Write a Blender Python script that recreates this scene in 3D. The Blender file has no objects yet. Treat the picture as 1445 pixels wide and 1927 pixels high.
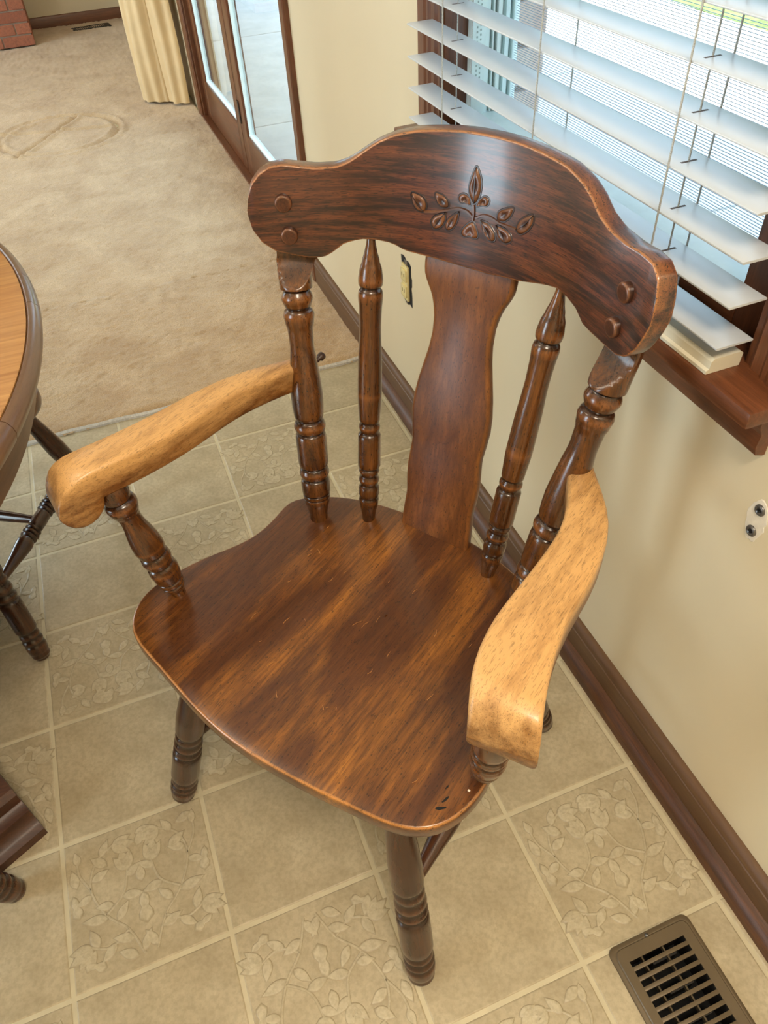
import bpy, bmesh, math, random
import numpy as np
from mathutils import Vector, Matrix
random.seed(7); np.random.seed(7)
sc = bpy.context.scene
COL = sc.collection
rad = math.radians

def lin(c):
    f = lambda v: v/12.92 if v <= .04045 else ((v+.055)/1.055)**2.4
    return tuple(f(x/255) for x in c)

# ------------------------------------------------------------------ camera
cd = bpy.data.cameras.new('camera'); cam = bpy.data.objects.new('camera', cd); COL.objects.link(cam)
cam.location = (-.594046, -.464785, 1.316900)
cam.rotation_euler = (.7873564, .0466323, -.3731524)
cd.sensor_fit = 'HORIZONTAL'; cd.sensor_width = 36.0; cd.lens = 36*1416.6/1445
cd.clip_start = .02; cd.clip_end = 300
sc.camera = cam

# ------------------------------------------------------------------ light and exposure
sc.view_settings.view_transform = 'Standard'; sc.view_settings.look = 'None'
sc.view_settings.gamma = 1.0; sc.view_settings.use_curve_mapping = False
sc.view_settings.exposure = 0.30
w = bpy.data.worlds.new('world'); sc.world = w; w.use_nodes = True
bg = w.node_tree.nodes['Background']
bg.inputs[0].default_value = (.65, .82, 1.0, 1); bg.inputs[1].default_value = 3.4

def light(name, typ, loc, energy, color, size=.1, target=None, size_y=None, portal=False):
    d = bpy.data.lights.new(name, typ); o = bpy.data.objects.new(name, d); COL.objects.link(o)
    o.location = loc; d.energy = energy; d.color = color
    if typ == 'AREA':
        d.size = size
        if size_y: d.shape = 'RECTANGLE'; d.size_y = size_y
        if portal: d.cycles.is_portal = True
    elif typ == 'POINT': d.shadow_soft_size = size
    elif typ == 'SUN': d.angle = size
    if target is not None:
        o.rotation_euler = (Vector(target)-Vector(loc)).to_track_quat('-Z', 'Y').to_euler()
    return o
light('sun', 'SUN', (0, 0, 10), 11.0, (1, .95, .87), rad(.6), target=(1.0, -.10, 10-2.0))
# daylight portals in the openings
light('portal_window', 'AREA', (.20, .50, 1.38), 1, (1, 1, 1), .85, (-1, .50, 1.38), 1.14, True)
light('portal_door', 'AREA', (.20, 3.01, 1.05), 1, (1, 1, 1), 1.9, (-1, 3.01, 1.05), 2.0, True)
light('side_window_daylight', 'AREA', (-3.50, .10, 1.05), 40, (.80, .90, 1.0), .88, (1, .10, 1.05), 1.85)
light('far_window_daylight', 'AREA', (-3.50, 4.3, 1.25), 62, (.84, .92, 1.0), 1.95, (1, 4.3, 1.25), 1.45)
# room lamps: a bulb cluster over the table, a ceiling lamp over the kitchen side, one in the far room
WARM = (1.0, .86, .68)
for k in range(5):
    a = k*2*math.pi/5
    light('chandelier_bulb', 'POINT', (-1.24+.2*math.cos(a), .60+.2*math.sin(a), 1.85), 2.4, WARM, .035)
light('kitchen_ceiling_lamp', 'AREA', (-.55, -.95, 2.40), 27, WARM, .55, (-.55, -.95, 0))
light('far_ceiling_lamp', 'AREA', (-1.6, 4.0, 2.40), 9, (1, .9, .76), .6, (-1.6, 4.0, 0))

# ------------------------------------------------------------------ node helpers / materials
class NT:
    def __init__(s, name):
        s.m = bpy.data.materials.new(name); s.m.use_nodes = True; s.t = s.m.node_tree
        s.t.nodes.clear(); s.out = s.n('ShaderNodeOutputMaterial'); s.b = s.n('ShaderNodeBsdfPrincipled')
        s.l(s.b.outputs[0], s.out.inputs[0])
    def n(s, typ, **kw):
        x = s.t.nodes.new(typ)
        for k, v in kw.items(): setattr(x, k, v)
        return x
    def l(s, a, b): s.t.links.new(a, b)
    def attr(s, name):
        return s.n('ShaderNodeAttribute', attribute_name=name)
    def mapping(s, vec, scale=(1, 1, 1), loc=(0, 0, 0)):
        m = s.n('ShaderNodeMapping'); m.inputs['Scale'].default_value = scale; m.inputs['Location'].default_value = loc
        s.l(vec, m.inputs[0]); return m.outputs[0]
    def noise(s, vec, scale, detail=3, rough=.55, dist=0):
        x = s.n('ShaderNodeTexNoise'); x.inputs['Scale'].default_value = scale; x.inputs['Detail'].default_value = detail
        x.inputs['Roughness'].default_value = rough; x.inputs['Distortion'].default_value = dist
        if vec is not None: s.l(vec, x.inputs['Vector'])
        return x.outputs['Fac']
    def voro(s, vec, scale):
        x = s.n('ShaderNodeTexVoronoi'); x.inputs['Scale'].default_value = scale
        s.l(vec, x.inputs['Vector']); return x.outputs['Distance']
    def ramp(s, fac, stops, interp='LINEAR'):
        r = s.n('ShaderNodeValToRGB'); r.color_ramp.interpolation = interp
        e = r.color_ramp.elements
        while len(e) < len(stops): e.new(.5)
        for i, (p, c) in enumerate(stops):
            e[i].position = p; e[i].color = (*c, 1) if len(c) == 3 else c
        s.l(fac, r.inputs[0]); return r.outputs[0]
    def mix(s, fac, a, b, typ='MIX'):
        x = s.n('ShaderNodeMix', data_type='RGBA', blend_type=typ)
        if isinstance(fac, (int, float)): x.inputs[0].default_value = fac
        else: s.l(fac, x.inputs[0])
        for i, v in ((6, a), (7, b)):
            if isinstance(v, tuple): x.inputs[i].default_value = (*v, 1) if len(v) == 3 else v
            else: s.l(v, x.inputs[i])
        return x.outputs[2]
    def math(s, op, a, b=None, clamp=False):
        x = s.n('ShaderNodeMath', operation=op, use_clamp=clamp)
        for i, v in ((0, a), (1, b)):
            if v is None: continue
            if isinstance(v, (int, float)): x.inputs[i].default_value = v
            else: s.l(v, x.inputs[i])
        return x.outputs[0]
    def bump(s, h, strength=.2, dist=.001):
        x = s.n('ShaderNodeBump'); x.inputs['Strength'].default_value = strength; x.inputs['Distance'].default_value = dist
        s.l(h, x.inputs['Height']); s.l(x.outputs[0], s.b.inputs['Normal'])
    def set(s, **kw):
        for k, v in kw.items():
            k = k.replace('_', ' ')
            if isinstance(v, (int, float)): s.b.inputs[k].default_value = v
            elif isinstance(v, tuple): s.b.inputs[k].default_value = (*v, 1) if len(v) == 3 else v
            else: s.l(v, s.b.inputs[k])
        return s.m
B0, W1 = (0, 0, 0), (1, 1, 1)

def wood(name, dark, mid, gold, worn, pore=.5, blotch=(3, 14), line=55, rough=.3, coat=.35, speck=.6, goldness=.5, wornbreak=.35, lc=.16, blot2=.0):
    """wood whose grain runs along the first axis of the 'grain' attribute; 'wear' > 0 = rubbed to pale wood, < 0 = dark stain left in grooves"""
    t = NT(name); g = t.attr('grain').outputs['Vector']; we = t.attr('wear').outputs['Fac']
    n1 = t.noise(t.mapping(g, (blotch[0], blotch[1], blotch[1])), 1.0, 4, .6, .3)
    n2 = t.noise(t.mapping(g, (line*.09, line, line)), 1.0, 4, .65, .2)
    n3 = t.noise(t.mapping(g, (80, 900, 900), (3, 1, 2)), 1.0, 2, .5)
    n4 = t.noise(t.mapping(g, (line*.22, line*4.5, line*4.5), (5, 2, 0)), 1.0, 3, .6)
    c = t.mix(t.ramp(n2, [(.5-lc, B0), (.5+lc, W1)]), dark, mid)
    c = t.mix(t.math('MULTIPLY', t.ramp(n1, [(.46, B0), (.70, W1)]), goldness), c, gold)
    c = t.mix(t.math('MULTIPLY', t.ramp(n4, [(.36, W1), (.60, B0)]), .55), c, dark)
    if blot2: c = t.mix(t.math('MULTIPLY', t.ramp(t.noise(t.mapping(g, (7, 22, 22), (9, 4, 0)), 1.0, 5, .65, .4), [(.42, W1), (.62, B0)]), blot2), c, dark)
    brk = t.noise(t.mapping(g, (9, 45, 45), (7, 0, 0)), 1.0, 5, .7)
    wf = t.math('ADD', we, t.math('MULTIPLY', t.math('SUBTRACT', brk, .48), wornbreak*3.0))
    wf = t.math('MULTIPLY', wf, t.math('GREATER_THAN', we, .01), True)
    c = t.mix(wf, c, worn)
    p = t.math('MULTIPLY', t.ramp(n3, [(.35, W1), (.42, B0)]), pore, True)
    c = t.mix(p, c, (.012, .005, .002))
    v = t.voro(t.mapping(g, (95, 190, 190)), 1.0)
    sp = t.math('MULTIPLY', t.ramp(v, [(.12, W1), (.20, B0)]), speck)
    c = t.mix(sp, c, (.008, .004, .002))
    dk = t.math('MULTIPLY', we, -1.0, True)
    c = t.mix(dk, c, (.014, .006, .003))
    t.bump(n3, .12, .0006)
    return t.set(Base_Color=c, Roughness=t.math('ADD', rough-.06, t.math('MULTIPLY', n1, .12)), Coat_Weight=coat, Coat_Roughness=.16)

M = {}
M['seat'] = wood('stained_oak_seat', lin((62, 30, 12)), lin((122, 70, 27)), lin((186, 118, 42)), lin((205, 140, 75)), .5, (3.4, 12), 60, .30, .4, .6, .9, lc=.42, blot2=.42)
M['crest'] = wood('dark_oak_crest', lin((36, 17, 14)), lin((104, 54, 30)), lin((138, 72, 34)), lin((190, 125, 70)), .9, (3, 14), 125, .38, .8, .4, .35, lc=.09)
M['turned'] = wood('stained_turned_wood', lin((58, 30, 12)), lin((112, 66, 26)), lin((146, 90, 36)), lin((165, 100, 48)), .5, (4, 16), 50, .24, .5, .7, .5)
M['dark_turned'] = wood('dark_turned_wood', lin((44, 24, 15)), lin((82, 48, 28)), lin((104, 62, 34)), lin((120, 74, 42)), .4, (4, 16), 50, .28, .45, .6, .4)
M['splat'] = wood('stained_splat', lin((84, 45, 17)), lin((126, 75, 31)), lin((150, 93, 38)), lin((180, 115, 60)), .35, (3, 14), 45, .36, .15, .5, .55)
M['arm'] = wood('rubbed_arm_wood', lin((92, 52, 20)), lin((140, 90, 38)), lin((166, 110, 50)), lin((212, 164, 104)), .4, (4, 18), 50, .38, .15, .2, .6, .8)
M['relief'] = wood('carved_relief_wood', lin((44, 22, 16)), lin((92, 50, 30)), lin((112, 62, 34)), lin((156, 102, 62)), .4, (3, 14), 75, .34, .3, .2, .3)
M['groove'] = wood('carved_groove_stain', lin((30, 14, 10)), lin((48, 24, 16)), lin((50, 26, 16)), lin((60, 30, 20)), .2, rough=.4)
M['pedestal'] = wood('dull_pedestal_wood', lin((58, 32, 20)), lin((88, 52, 32)), lin((104, 64, 38)), lin((130, 90, 55)), .3, (4, 16), 50, .5, .05, .3, .4)
M['trim'] = wood('brown_stained_trim', lin((86, 47, 25)), lin((118, 68, 39)), lin((130, 77, 44)), lin((150, 95, 60)), .2, (2, 12), 70, .34, .2, .1, .4)
M['base'] = wood('brown_baseboard', lin((92, 64, 40)), lin((110, 79, 50)), lin((116, 84, 53)), lin((140, 92, 60)), .12, (2, 10), 60, .5, .0, .1, .4)
M['shoe'] = wood('dark_shoe_moulding', lin((70, 42, 22)), lin((106, 64, 33)), lin((112, 68, 36)), lin((150, 110, 85)), .35, (2, 14), 90, .45, .0, .2, .4)
M['table_edge'] = wood('table_edge_wood', lin((98, 70, 50)), lin((126, 92, 68)), lin((130, 96, 70)), lin((160, 124, 96)), .15, (2, 9), 30, .30, .4, .1, .3)
def m_laminate():
    t = NT('table_laminate'); g = t.attr('grain').outputs['Vector']
    sep = t.n('ShaderNodeSeparateXYZ'); t.l(g, sep.inputs[0])
    row = t.math('FLOOR', t.math('MULTIPLY', sep.outputs[1], 10.5))
    wn = t.n('ShaderNodeTexWhiteNoise', noise_dimensions='1D'); t.l(row, wn.inputs['W'])
    n = t.noise(t.mapping(g, (6, 120, 1)), 1.0, 4, .6, .2)
    c = t.mix(t.ramp(n, [(.3, B0), (.7, W1)]), lin((160, 112, 66)), lin((196, 148, 92)))
    c = t.mix(t.math('MULTIPLY', wn.outputs['Value'], .4), c, lin((176, 118, 62)))
    return t.set(Base_Color=c, Roughness=.32)
M['laminate'] = m_laminate()

def plain(name, col, rough=.5, metal=0, var=.06, scale=30, bump=0, bscale=200, **kw):
    t = NT(name); co = t.n('ShaderNodeTexCoord').outputs['Object']
    n = t.noise(co, scale, 4)
    d = tuple(max(0, x*(1-var*2)) for x in col); e = tuple(min(1, x*(1+var)) for x in col)
    c = t.mix(t.ramp(n, [(.3, B0), (.7, W1)]), d, e)
    if bump: t.bump(t.noise(co, bscale, 2), bump, .001)
    return t.set(Base_Color=c, Roughness=rough, Metallic=metal, **kw)
M['wall'] = plain('cream_wall_paint', lin((226, 211, 179)), .42, 0, .015, 3, .06, 160)
M['wall_far'] = plain('far_wall_paint', lin((214, 200, 172)), .5, 0, .015, 3)
M['ceiling'] = plain('ceiling_white', lin((235, 230, 218)), .8, 0, .01)
M['slat'] = plain('white_vinyl_slat', lin((202, 207, 212)), .32, 0, .01)
M['rail'] = plain('cream_blind_rail', lin((222, 214, 190)), .4, 0, .02)
M['cord'] = plain('grey_blind_cord', lin((186, 187, 183)), .8, 0, .25, 900)
M['slot'] = plain('slot_shadow_brown', lin((92, 78, 72)), .8)
M['vinyl_frame'] = plain('pale_window_frame', lin((228, 240, 238)), .4, 0, .03)
M['frame_gap'] = plain('grey_window_channel', lin((160, 174, 168)), .6, 0, .05)
M['screenwire'] = plain('screen_wire', lin((170, 178, 196)), .6, 0, .02)
M['metal_brown'] = plain('brown_enamel_register', lin((104, 89, 67)), .38, .25, .04, 20)
M['metal_dark'] = plain('dark_duct_metal', lin((46, 42, 38)), .5, .3)
M['metal_grey'] = plain('grey_screw_metal', lin((120, 118, 116)), .35, .8)
M['black'] = plain('black_gap', lin((12, 12, 14)), .8)
M['plaster'] = plain('bare_plaster', lin((234, 224, 206)), .8, 0, .05, 120)
M['receptacle'] = plain('yellowed_receptacle', lin((224, 208, 150)), .4, 0, .06, 60)
M['curtain'] = plain('cream_curtain_cloth', lin((216, 188, 142)), .8, 0, .04, 10, .15, 700)
M['curtain'].node_tree.nodes['Principled BSDF'].inputs['Sheen Weight'].default_value = .2
M['mortar'] = plain('mortar', lin((150, 132, 118)), .9, 0, .1, 60)
M['concrete'] = plain('patio_concrete', lin((208, 206, 203)), .85, 0, .06, 6, .2, 120)
M['lawn'] = plain('lawn_green', lin((120, 150, 70)), .9, 0, .25, 12)
M['sky_block_hedge'] = plain('sky_block_green', lin((70, 96, 52)), .9, 0, .4, 3)
M['eave'] = plain('eave_paint', lin((210, 205, 195)), .7)
M['strip'] = plain('white_edge_binding', lin((205, 200, 192)), .5, 0, .12, 160)
M['scratch'] = plain('pale_scratch', lin((196, 140, 80)), .6)
M['peg'] = plain('dark_peg', lin((58, 34, 22)), .4)
def m_brick():
    t = NT('red_brick'); co = t.n('ShaderNodeTexCoord').outputs['Object']
    oi = t.n('ShaderNodeObjectInfo').outputs['Random']
    c = t.mix(oi, lin((140, 82, 60)), lin((174, 108, 80)))
    c = t.mix(t.ramp(t.noise(co, 60, 5, .7), [(.4, B0), (.75, W1)]), c, lin((122, 78, 62)))
    t.bump(t.noise(co, 140, 3), .5, .003)
    return t.set(Base_Color=c, Roughness=.85)
M['brick'] = m_brick()
def m_brick_pale():
    t = NT('greyish_pink_brick'); co = t.n('ShaderNodeTexCoord').outputs['Object']
    oi = t.n('ShaderNodeObjectInfo').outputs['Random']
    c = t.mix(oi, lin((186, 158, 148)), lin((206, 186, 176)))
    t.bump(t.noise(co, 140, 3), .5, .003)
    return t.set(Base_Color=c, Roughness=.85)
M['brick_pale'] = m_brick_pale()
def m_tile(name, relief=False):
    t = NT(name); co = t.n('ShaderNodeTexCoord').outputs['Object']
    oi = t.n('ShaderNodeObjectInfo').outputs['Random']
    mp = t.n('ShaderNodeVectorMath', operation='ADD'); t.l(co, mp.inputs[0]); t.l(oi, mp.inputs[1]) if False else None
    n1 = t.noise(co, 14, 5, .65, .4); n2 = t.noise(co, 120, 4, .6)
    if relief: stops = [lin((192, 179, 150)), lin((207, 195, 166))]
    else: stops = [lin((176, 161, 131)), lin((200, 186, 156))]
    c = t.mix(t.ramp(n1, [(.35, B0), (.68, W1)]), *stops)
    c = t.mix(t.math('MULTIPLY', t.ramp(n2, [(.42, B0), (.62, W1)]), .45), c, lin((160, 145, 116)))
    if relief:
        wv = t.attr('wear').outputs['Fac']
        c = t.mix(t.math('MULTIPLY', wv, .85, True), c, lin((152, 136, 106)))
    t.bump(n2, .12, .0012)
    return t.set(Base_Color=c, Roughness=.42)
M['tile'] = m_tile('beige_vinyl_tile'); M['tile_relief'] = m_tile('pale_vinyl_relief', True)
M['grout'] = plain('pale_grout_line', lin((208, 196, 164)), .45, 0, .05, 25)
def m_carpet():
    t = NT('tan_carpet'); co = t.n('ShaderNodeTexCoord').outputs['Object']
    n1 = t.noise(co, 5, 6, .7, .5); n2 = t.noise(co, 260, 3, .6)
    c = t.mix(t.ramp(n1, [(.35, B0), (.65, W1)]), lin((184, 151, 110)), lin((214, 185, 146)))
    c = t.mix(t.math('MULTIPLY', t.ramp(n2, [(.35, W1), (.6, B0)]), .5), c, lin((150, 120, 84)))
    h = t.math('ADD', t.math('MULTIPLY', n2, .6), t.math('MULTIPLY', t.noise(co, 60, 4, .7), .8))
    t.bump(h, .8, .006)
    m = t.set(Base_Color=c, Roughness=.95, Sheen_Weight=.35, Sheen_Roughness=.5); t.b.inputs['Sheen Tint'].default_value = (1, .95, .9, 1)
    return m
M['carpet'] = m_carpet()
def m_glass():
    t = NT('clear_pane'); tr = t.n('ShaderNodeBsdfTransparent'); gl = t.n('ShaderNodeBsdfGlossy'); gl.inputs['Roughness'].default_value = .02
    tr.inputs[0].default_value = (.93, .97, .97, 1)
    lw = t.n('ShaderNodeLayerWeight'); lw.inputs[0].default_value = .5
    fr = t.math('ADD', .03, t.math('MULTIPLY', t.math('POWER', lw.outputs['Facing'], 5.0), .8), True)
    mx = t.n('ShaderNodeMixShader'); t.l(fr, mx.inputs[0]); t.l(tr.outputs[0], mx.inputs[1]); t.l(gl.outputs[0], mx.inputs[2])
    t.l(mx.outputs[0], t.out.inputs[0]); return t.m
M['glass'] = m_glass()

# ------------------------------------------------------------------ object helpers
def link(o, parent=None):
    COL.objects.link(o)
    if parent is not None: o.parent = parent
    return o
def empty(name, loc=(0, 0, 0), rz=0, label=None, cat=None, group=None, kind=None):
    o = bpy.data.objects.new(name, None); COL.objects.link(o); o.location = loc; o.rotation_euler = (0, 0, rz)
    o.empty_display_size = .05
    return tag(o, label, cat, group, kind)
def tag(o, label=None, cat=None, group=None, kind=None):
    for k, v in (('label', label), ('category', cat), ('group', group), ('kind', kind)):
        if v: o[k] = v
    return o
AX = {'x': (0, 1, 2), 'y': (1, 0, 2), 'z': (2, 0, 1)}
def mesh(name, V, F, mat, parent=None, grain='x', wear=None, smooth=True, angle=38, loc=None):
    me = bpy.data.meshes.new(name); V = np.asarray(V, float)
    me.from_pydata(V.tolist(), [], [tuple(int(i) for i in f) for f in F]); me.update()
    bm = bmesh.new(); bm.from_mesh(me); bmesh.ops.recalc_face_normals(bm, faces=bm.faces); bm.to_mesh(me); bm.free()
    G = V[:, AX[grain]] if isinstance(grain, str) else np.asarray(grain, float)
    a = me.attributes.new('grain', 'FLOAT_VECTOR', 'POINT'); a.data.foreach_set('vector', np.ascontiguousarray(G, dtype=np.float32).ravel())
    if wear is not None:
        a = me.attributes.new('wear', 'FLOAT', 'POINT'); a.data.foreach_set('value', np.ascontiguousarray(wear, dtype=np.float32))
    me.materials.append(mat)
    if smooth:
        me.polygons.foreach_set('use_smooth', [True]*len(me.polygons)); me.set_sharp_from_angle(angle=rad(angle))
    o = bpy.data.objects.new(name, me); link(o, parent)
    if loc is not None: o.location = loc
    return o
class MB:
    """collects boxes into one mesh"""
    def __init__(s): s.V = []; s.F = []; s.W = []
    def add(s, V, F, W=None):
        n = len(s.V); s.V += [tuple(v) for v in V]; s.F += [tuple(i+n for i in f) for f in F]; s.W += list(W) if W is not None else [0]*len(V)
    def box(s, a, b, bev=0):
        (x0, y0, z0), (x1, y1, z1) = a, b
        if bev <= 0:
            V = [(x, y, z) for z in (z0, z1) for y in (y0, y1) for x in (x0, x1)]
            F = [(0, 1, 3, 2), (4, 6, 7, 5), (0, 4, 5, 1), (2, 3, 7, 6), (0, 2, 6, 4), (1, 5, 7, 3)]
            s.add(V, F)
        else:
            bm = bmesh.new(); bmesh.ops.create_cube(bm, size=1)
            for v in bm.verts: v.co = ((x0+x1)/2+v.co.x*(x1-x0), (y0+y1)/2+v.co.y*(y1-y0), (z0+z1)/2+v.co.z*(z1-z0))
            bmesh.ops.bevel(bm, geom=bm.edges[:], offset=bev, segments=2, profile=.6, affect='EDGES')
            bm.verts.index_update(); s.add([v.co[:] for v in bm.verts], [[v.index for v in f.verts] for f in bm.faces]); bm.free()
        return s
    def sweep(s, rings, W=None, caps=True, closed=True):
        n = len(rings[0]); base = len(s.V); F = []
        for i in range(len(rings)-1):
            for j in range(n if closed else n-1):
                k = (j+1) % n; F.append((i*n+j, i*n+k, (i+1)*n+k, (i+1)*n+j))
        if caps and closed: F.append(tuple(range(n))); F.append(tuple((len(rings)-1)*n+j for j in range(n)))
        s.add([v for r in rings for v in r], F, None if W is None else [x for r in W for x in r])
    def build(s, name, mat, parent=None, grain='x', **kw):
        return mesh(name, s.V, s.F, mat, parent, grain, s.W, **kw)
def box(name, a, b, mat, parent=None, grain='x', bev=0):
    return MB().box(a, b, bev).build(name, mat, parent, grain, smooth=bev > 0)
def lathe_data(p0, p1, prof, seg=28):
    """prof: (fraction along the axis, radius, wear)"""
    p0, p1 = Vector(p0), Vector(p1); ax = p1-p0; q = ax.normalized().to_track_quat('Z', 'Y').to_matrix()
    ex, ey = q.col[0], q.col[1]; L = ax.length
    rings, W, G = [], [], []
    for pr in prof:
        f, r = pr[0], pr[1]; wv = pr[2] if len(pr) > 2 else 0
        c = p0+ax*f
        rings.append([c+ex*(r*math.cos(2*math.pi*k/seg))+ey*(r*math.sin(2*math.pi*k/seg)) for k in range(seg)])
        W.append([wv]*seg); G += [(f*L+p0.x*3.1+p0.y*1.7, r*math.cos(2*math.pi*k/seg)+p0.x, r*math.sin(2*math.pi*k/seg)) for k in range(seg)]
    return rings, W, G
def lathe(name, p0, p1, prof, mat, parent, seg=28):
    rings, W, G = lathe_data(p0, p1, prof, seg)
    mb = MB(); mb.sweep([[tuple(v) for v in r] for r in rings], W)
    return mesh(name, mb.V, mb.F, mat, parent, G, mb.W, angle=60)
def refine(pts, groove=.0016):
    """turn measured (fraction, radius) pairs into a smooth turned profile; local minima become dark grooves"""
    out = []
    n = len(pts)
    for i, (f, r) in enumerate(pts):
        loc = 0 < i < n-1 and pts[i-1][1] > r+.0007 and pts[i+1][1] > r+.0007 and pts[i+1][0]-pts[i-1][0] < .09
        hi = 0 < i < n-1 and pts[i-1][1] < r-.0005 and pts[i+1][1] < r-.0005
        out.append((f, r-(groove*.4 if loc else 0), -.85 if loc else (.3 if hi else 0.0)))
    res = []
    def slope(i):
        if i == 0 or i == n-1: return 0.0
        a_, b_ = out[i][0]-out[i-1][0], out[i+1][0]-out[i][0]
        if min(a_, b_) < .03: return 0.0
        d0, d1 = (out[i][1]-out[i-1][1])/a_, (out[i+1][1]-out[i][1])/b_
        return 0.0 if d0*d1 <= 0 else 2*d0*d1/(d0+d1)
    for i in range(n-1):
        (f0, r0, w0), (f1, r1, w1) = out[i], out[i+1]; L = f1-f0
        m = 7 if L > .03 else 3; s0, s1 = slope(i)*L, slope(i+1)*L
        if slope(i) == 0 and L > .03 and i: s0 = (r1-r0)*.7
        for k in range(m):
            u = k/m; e = u*u*(3-2*u)
            if L > .03: v = r0*(1-e)+r1*e+s0*(u**3-2*u*u+u)+s1*(u**3-u*u)
            else:
                v = math.sin(u*math.pi/2) if r1 > r0 else 1-math.cos(u*math.pi/2)
                v = r0+(r1-r0)*(.4*e+.6*v)
            res.append((f0+L*u, v, w0*max(0, 1-u*L/.018)+(w1*max(0, 1-(1-u)*L/.018))))
    res.append(out[-1]); return res
def rrect(w_, h_, r, n=4):
    """closed rounded rectangle ring of (a, b, edge)"""
    r = max(1e-5, min(r, w_/2*.98, h_/2*.98)); o = []
    for cx, cy, a0 in ((w_/2-r, h_/2-r, 0), (-w_/2+r, h_/2-r, 90), (-w_/2+r, -h_/2+r, 180), (w_/2-r, -h_/2+r, 270)):
        for k in range(n+1):
            a = rad(a0+90*k/n); o.append((cx+r*math.cos(a), cy+r*math.sin(a), 1 if 0 < k < n else .45))
    return o
def poly_prism(name, poly, axis_from, axis_dir, up, side, width, mat, parent, bev=0.0, grain='x'):
    """side profile (d, z) extruded sideways by width; d runs along axis_dir from axis_from"""
    A, D, S = Vector(axis_from), Vector(axis_dir).normalized(), Vector(side).normalized()
    n = len(poly); V = []
    for sgn in (-.5, .5):
        for d, z in poly: V.append(tuple(A+D*d+Vector((0, 0, z))+S*(sgn*width)))
    F = [(i, (i+1) % n, n+(i+1) % n, n+i) for i in range(n)]+[tuple(range(n)), tuple(range(n, 2*n))]
    return mesh(name, V, F, mat, parent, grain, None, True, 30)
def copy_part(o, parent):
    c = o.copy(); COL.objects.link(c); c.parent = parent
    for ch in list(o.children): copy_part(ch, c)
    return c

# ================================================================== STRUCTURE
WX = .045
def wall_with_holes(name, x0, x1, y0, y1, z1, holes, mat):
    mb = MB(); ys = sorted({y0, y1, *[h[0] for h in holes], *[h[1] for h in holes]})
    for a, b in zip(ys[:-1], ys[1:]):
        hs = [h for h in holes if h[0] <= a+1e-6 and h[1] >= b-1e-6]
        if not hs: mb.box((x0, a, -.02), (x1, b, z1))
        for h in hs:
            if h[2] > 0: mb.box((x0, a, -.02), (x1, b, h[2]))
            mb.box((x0, a, h[3]), (x1, b, z1))
    return tag(mb.build(name, mat, smooth=False), kind='structure')
WIN = (.0755, .9245, .79, 1.96); DOOR = (2.04, 3.98, 0.0, 2.06)
wall_right = wall_with_holes('wall_right', WX, .16, -2.6, 6.80, 2.44, [WIN, DOOR], M['wall'])
wall_with_holes('wall_left', -3.52, -3.40, -2.6, 6.80, 2.44, [(-.35, .55, .10, 2.0), (3.3, 5.3, .5, 2.0)], M['wall'])
tag(box('wall_far', (-3.40, 6.665, -.02), (WX, 6.80, 2.44), M['wall_far']), kind='structure')
tag(box('wall_near', (-3.40, -2.6, -.02), (WX, -2.48, 2.44), M['wall']), kind='structure')
tag(box('ceiling', (-3.52, -2.6, 2.44), (.16, 6.80, 2.56), M['ceiling']), kind='structure')

# ---- floor: sheet with every embossed square built
T = .247; CE = 1.455
floor = tag(box('floor', (-3.40, -2.48, -.06), (WX, 6.80, -.0012), M['grout']), kind='structure')
def tile_mesh(x0, y0, x1, y1, name='tile'):
    mb = MB(); g = .0034
    a = (x0+g, y0+g); b = (x1-g, y1-g); d = .0025
    ring = lambda i, z: [(a[0]+i, a[1]+i, z), (b[0]-i, a[1]+i, z), (b[0]-i, b[1]-i, z), (a[0]+i, b[1]-i, z)]
    mb.sweep([ring(0, -.0013), ring(d*.5, -.0004), ring(d, 0.0)], caps=True)
    return mb
# embossed tulip-and-leaf spray, one mesh shared by all decorated squares
def leaf(mb, cx, cy, ang, ln, wd, h=.0009, lobes=0):
    n = 12; ca, sa = math.cos(ang), math.sin(ang); outl = []
    for k in range(n):
        t = k/n; up = 1 if t < .5 else -1; u = t*2 if t < .5 else 2-t*2
        wv = math.sin(math.pi*u**.8)*wd/2
        if lobes: wv *= (.75+.35*math.sin(u*lobes*math.pi))
        outl.append((u*ln, up*wv))
    outl = outl[:n//2+1]+outl[n//2+1:]
    V, W = [], []
    for s, z, wv in ((1.10, .00005, .9), (1.0, h*.55, .75), (.84, h, .0), (.45, h*.8, 0)):
        for u, v in outl:
            uu = ln/2+(u-ln/2)*s; vv = v*s
            V.append((cx+uu*ca-vv*sa, cy+uu*sa+vv*ca, z)); W.append(wv)
    F = []
    for r in range(3):
        for k in range(n): F.append((r*n+k, r*n+(k+1) % n, (r+1)*n+(k+1) % n, (r+1)*n+k))
    F.append(tuple(3*n+k for k in range(n)))
    mb.add(V, F, W)
def stem(mb, pts, wd=.0022, h=.0007):
    P = [Vector((x, y, 0)) for x, y in pts]; fine = []
    for i in range(len(P)-1):
        p0 = P[max(0, i-1)]; p1 = P[i]; p2 = P[i+1]; p3 = P[min(len(P)-1, i+2)]
        for k in range(5):
            t = k/5; fine.append(.5*((2*p1)+(p2-p0)*t+(2*p0-5*p1+4*p2-p3)*t*t+(3*p1-p0-3*p2+p3)*t**3))
    fine.append(P[-1]); rings, W = [], []
    for i, p in enumerate(fine):
        d = (fine[min(i+1, len(fine)-1)]-fine[max(0, i-1)]).normalized(); s = Vector((-d.y, d.x, 0))
        rings.append([tuple(p+s*wd*1.1+Vector((0, 0, .00005))), tuple(p+s*wd*.5+Vector((0, 0, h))), tuple(p-s*wd*.5+Vector((0, 0, h))), tuple(p-s*wd*1.1+Vector((0, 0, .00005)))])
        W.append([.9, .2, .2, .9])
    mb.sweep(rings, W, caps=False, closed=False)
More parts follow.
